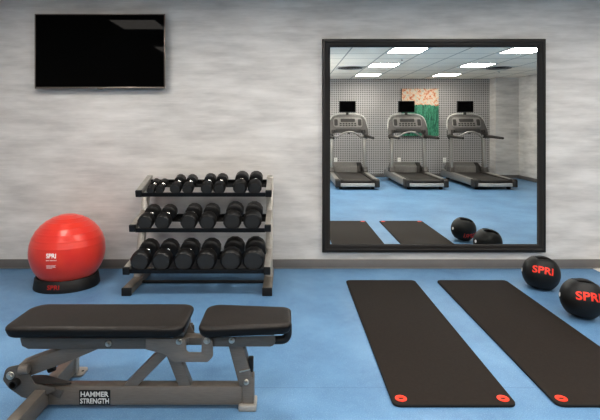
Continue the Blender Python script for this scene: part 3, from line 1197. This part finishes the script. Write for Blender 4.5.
# ------------------------------------------------------------------ treadmills, along the back of the room
def make_treadmill(label):
    t = thing('treadmill', label, 'treadmill', (0, 0, 0), 0, 'treadmills by the back wall')
    # local: x across, -y forwards (towards the console), y = 0 at the rear edge
    Y = lambda v: -v
    for s in (-1, 1):
        a, b = sorted((s * 0.352, s * 0.446))
        pts = [(Y(0.10), 0.075), (Y(0.10), 0.205), (Y(1.62), 0.235), (Y(2.05), 0.235), (Y(2.12), 0.18), (Y(2.12), 0.10), (Y(2.05), 0.075)]
        MB().prism(pts, a, b, 'x', 0.010).build('side_rail', M['tread_silver'], t)
        pts = round_poly([(Y(-0.01), 0.05), (Y(0.15), 0.05), (Y(0.15), 0.215), (Y(0.02), 0.21), (Y(-0.01), 0.19)], 0.02, 4)
        MB().prism(pts, a - 0.004, b + 0.004, 'x', 0.012, 3).build('end_cap', M['tread_dark'], t)
        # upright with a foot flare
        p0 = Vector((s * 0.390, Y(1.48), 0.20))
        p1 = Vector((s * 0.375, Y(1.54), 1.10))
        MB().bar(p0, p1, 0.075, 0.11, 0.02, up=(0, 1, 0)).build('upright', M['tread_silver'], t)
        MB().prism(round_poly([(Y(1.35), 0.225), (Y(1.68), 0.225), (Y(1.62), 0.34), (Y(1.44), 0.34)], 0.02), s * 0.395 - 0.05, s * 0.395 + 0.05, 'x', 0.01).build('upright_base', M['tread_grey'], t)
        pts = arc_path([(s * 0.380, Y(1.58), 1.02), (s * 0.42, Y(1.50), 1.055), (s * 0.44, Y(1.2), 1.055), (s * 0.43, Y(0.62), 1.035)], 0.08, 5)
        MB().tube(pts, [0.05, 0.05] + [0.034] * (len(pts) - 4) + [0.032, 0.026], 12).build('handrail', M['tread_dark'], t)
    for s in (-1, 1):
        MB().box((s * 0.40 - 0.05, Y(1.62), 1.02), (s * 0.40 + 0.05, Y(1.44), 1.11), 0.02).build('console_mount', M['tread_dark'], t)
    MB().box((-0.35, Y(1.7), 0.10), (0.35, Y(0.05), 0.185), 0.004).build('deck', M['tread_dark'], t)
    pts = [(Y(0.02), 0.15), (Y(0.0), 0.172), (Y(0.02), 0.194), (Y(1.7), 0.208), (Y(1.7), 0.150)]
    MB().prism(pts, -0.285, 0.285, 'x', 0.004).build('running_belt', M['belt'], t)
    m = MB()
    for s in (-1, 1):
        a, b = sorted((s * 0.29, s * 0.35))
        m.prism([(Y(0.06), 0.15), (Y(0.06), 0.205), (Y(1.62), 0.228), (Y(1.62), 0.15)], a, b, 'x', 0.003)
    m.build('foot_strip', M['tread_dark'], t)
    MB().box((-0.355, Y(0.06), 0.065), (0.355, Y(0.0), 0.135), 0.008).build('rear_bumper', M['pale'], t)
    for s in (-1, 1):
        MB().cyl((s * 0.33 - 0.03, Y(0.14), 0.033), (s * 0.33 + 0.03, Y(0.14), 0.033), 0.033, 16).build('rear_foot', M['plastic'], t)
        MB().cyl((s * 0.33 - 0.03, Y(1.9), 0.04), (s * 0.33 + 0.03, Y(1.9), 0.04), 0.04, 16).build('wheel', M['plastic'], t)
    # motor hood
    pts = round_poly([(Y(1.55), 0.20), (Y(1.57), 0.36), (Y(1.72), 0.435), (Y(1.98), 0.42), (Y(2.15), 0.30), (Y(2.15), 0.12), (Y(1.6), 0.12)], 0.05, 5)
    MB().prism(pts, -0.335, 0.225, 'x', 0.02, 3).build('motor_hood', M['tread_mid'], t)
    MB().prism([(p[0], p[1] * 0.99) for p in pts], 0.22, 0.345, 'x', 0.04, 3).build('hood_side', M['tread_dark'], t)
    # console: arch-topped panel leaning away from the runner
    lean = 0.20 / 0.55
    face = [(-0.43, 1.05), (-0.335, 1.135), (0.335, 1.135), (0.43, 1.05), (0.475, 1.10), (0.47, 1.22), (0.42, 1.43), (0.36, 1.515), (0.24, 1.555), (0.0, 1.57),
            (-0.24, 1.555), (-0.36, 1.515), (-0.42, 1.43), (-0.47, 1.22), (-0.475, 1.10)]
    face = round_poly(face, 0.03, 4)
    m = MB()
    b = bmesh.new()

    def cv(x, z, d):
        return (x, Y(1.46 + (z - 1.05) * lean + d), z)
    v0 = [b.verts.new(cv(x, z, 0.0)) for x, z in face]
    v1 = [b.verts.new(cv(x * 0.94, 1.30 + (z - 1.30) * 0.95, 0.14)) for x, z in face]
    n = len(face)
    b.faces.new(v0)
    b.faces.new(v1)
    for k in range(n):
        b.faces.new((v0[k], v0[(k + 1) % n], v1[(k + 1) % n], v1[k]))
    m._merge(b, 0.012, 2)
    con = m.build('console', M['tread_grey'], t)

    def panel(x0, x1, z0, z1, d, name, mat, rad=0.012, th=0.012):
        b = bmesh.new()
        pts = round_poly([(x0, z0), (x1, z0), (x1, z1), (x0, z1)], rad, 4)
        A = [b.verts.new(cv(x, z, d)) for x, z in pts]
        B = [b.verts.new(cv(x, z, d + th)) for x, z in pts]
        b.faces.new(A)
        b.faces.new(B)
        nn = len(pts)
        for k in range(nn):
            b.faces.new((A[k], A[(k + 1) % nn], B[(k + 1) % nn], B[k]))
        mm = MB()
        mm._merge(b, 0.003)
        return mm.build(name, mat, con)

    panel(-0.34, 0.34, 1.27, 1.50, -0.006, 'control_panel', M['tread_mid'], 0.06)
    panel(-0.17, 0.17, 1.395, 1.475, -0.010, 'display', M['tread_dark'], 0.02)
    for kx in range(6):
        for kz in range(2):
            x = -0.17 + kx * 0.068
            panel(x - 0.024, x + 0.024, 1.30 + kz * 0.045, 1.33 + kz * 0.045, -0.012, 'key', M['tread_dark'], 0.006)
    for s in (-1, 1):
        a, b_ = sorted((s * 0.24, s * 0.32))
        panel(a, b_, 1.31, 1.46, -0.011, 'key_pad', M['tread_dark'], 0.02)
        MB().lathe([(0.048, 0.0), (0.052, -0.06), (0.045, -0.065), (0.040, 0.0)], cv(s * 0.35, 1.21, -0.055), (0, 0, 1), 20, cap=False).build('cup_holder', M['tread_dark'], con)
    panel(-0.30, 0.30, 1.175, 1.235, -0.03, 'reading_ledge', M['tread_dark'], 0.02, 0.035)
    # bright arch trim around the top of the console
    arch = []
    for k in range(25):
        u = -1 + 2 * k / 24
        x = 0.455 * math.sin(u * PI / 2 * 1.0)
        z = 1.20 + 0.385 * (max(0.0, 1 - abs(u) ** 3.2)) ** 0.75
        arch.append(cv(x, z, 0.05))
    MB().tube(arch, 0.017, 10).build('arch_trim', M['pale'], con)
    # pulse grips: a curved bar under the console
    pts = arc_path([(-0.36, Y(1.48), 1.08), (-0.27, Y(1.38), 1.03), (-0.17, Y(1.30), 1.12), (-0.06, Y(1.28), 1.165), (0.06, Y(1.28), 1.165), (0.17, Y(1.30), 1.12),
                    (0.27, Y(1.38), 1.03), (0.36, Y(1.48), 1.08)], 0.07, 5)
    MB().tube(pts, 0.02, 10).build('pulse_bar', M['tread_silver'], t)
    MB().bar((0, Y(1.38), 1.13), (0, Y(1.50), 1.17), 0.05, 0.03, 0.006).build('pulse_bar_stem', M['tread_dark'], t)
    # small television
    tvp = MB().box((-0.195, Y(1.69), 1.625), (0.195, Y(1.64), 1.895), 0.012).build('monitor', M['plastic'], t)
    MB().box((-0.178, Y(1.639), 1.645), (0.178, Y(1.636), 1.88), 0.0).build('monitor_screen', M['screen'], tvp)
    MB().bar((0, Y(1.69), 1.50), (0, Y(1.68), 1.66), 0.06, 0.03, 0.006, up=(0, 1, 0)).build('monitor_stem', M['tread_dark'], tvp)
    return t


t2 = make_treadmill('silver treadmill with small black monitor, middle of three in front of the canvas')
t2.location = (2.84, -5.40, 0)
dup(t2, (1.437, -5.40, 0), 'silver treadmill with small black monitor, leftmost of three seen in the mirror')
dup(t2, (4.237, -5.40, 0), 'silver treadmill with small black monitor, rightmost of three beside the wall corner')

# ------------------------------------------------------------------ painting and outlets on the back wall
art = thing('wall_art', 'abstract canvas, peach and rust above streaky green, on the dotted back wall', 'wall art', (3.385, BACK, 1.05))
MB().box((-0.47, 0.002, 0), (0.47, 0.052, 1.20), 0.003).build('stretcher', M['plastic'], art)
MB().box((-0.468, 0.0525, 0.002), (0.468, 0.0545, 1.198), 0).build('canvas_face', M['canvas'], art)


def outlet(x, label):
    t = thing('wall_outlet', label, 'outlet', (x, BACK, 0.43), 0, 'outlets on the back wall')
    MB().box((-0.04, 0, -0.06), (0.04, 0.006, 0.06), 0.002).build('cover_plate', M['outlet'], t)
    m = MB()
    for z in (-0.024, 0.024):
        m.prism(round_poly([(-0.016, z - 0.014), (0.016, z - 0.014), (0.016, z + 0.014), (-0.016, z + 0.014)], 0.006), 0.006, 0.008, 'y')
    m.build('socket', M['lightframe'], t)


outlet(1.24, 'white wall outlet behind the left treadmill')
outlet(2.86, 'white wall outlet behind the middle treadmill')
outlet(4.02, 'white wall outlet behind the right treadmill')

# ------------------------------------------------------------------ world, camera, view
# added fill spot, behind and left of the camera, to brighten the ceiling
fl = bpy.data.lights.new('ceiling_fill', 'SPOT')
fl.energy = 420
fl.color = (1.0, 0.95, 0.91)
fl.spot_size = math.radians(112)
fl.spot_blend = 1.0
fl.shadow_soft_size = 0.35
fo = bpy.data.objects.new('ceiling_fill', fl)
C.objects.link(fo)
fo.location = (-1.5, -4.9, 1.0)
fo.rotation_euler = Vector((5.0, -0.4, 1.5)).to_track_quat('-Z', 'Y').to_euler()

w = bpy.data.worlds.new('room_air')
S.world = w
w.use_nodes = True
w.node_tree.nodes['Background'].inputs['Color'].default_value = (0.5, 0.5, 0.5, 1)
w.node_tree.nodes['Background'].inputs['Strength'].default_value = 0.05

cam = bpy.data.cameras.new('camera')
co = bpy.data.objects.new('camera', cam)
C.objects.link(co)
co.location = (0, -D, H)
co.rotation_euler = (PI / 2, 0, 0)
cam.sensor_width = 36.0
cam.lens = F / 600.0 * 36.0
cam.shift_x = (300 - CX) / 600.0
cam.shift_y = -(210 - CY) / 600.0
cam.clip_start = 0.05
S.camera = co

S.view_settings.view_transform = 'Standard'
S.view_settings.look = 'None'
S.view_settings.exposure = 0.22
S.view_settings.gamma = 0.81
S.cycles.use_denoising = True
S.cycles.max_bounces = 10
S.cycles.diffuse_bounces = 5
S.cycles.glossy_bounces = 6
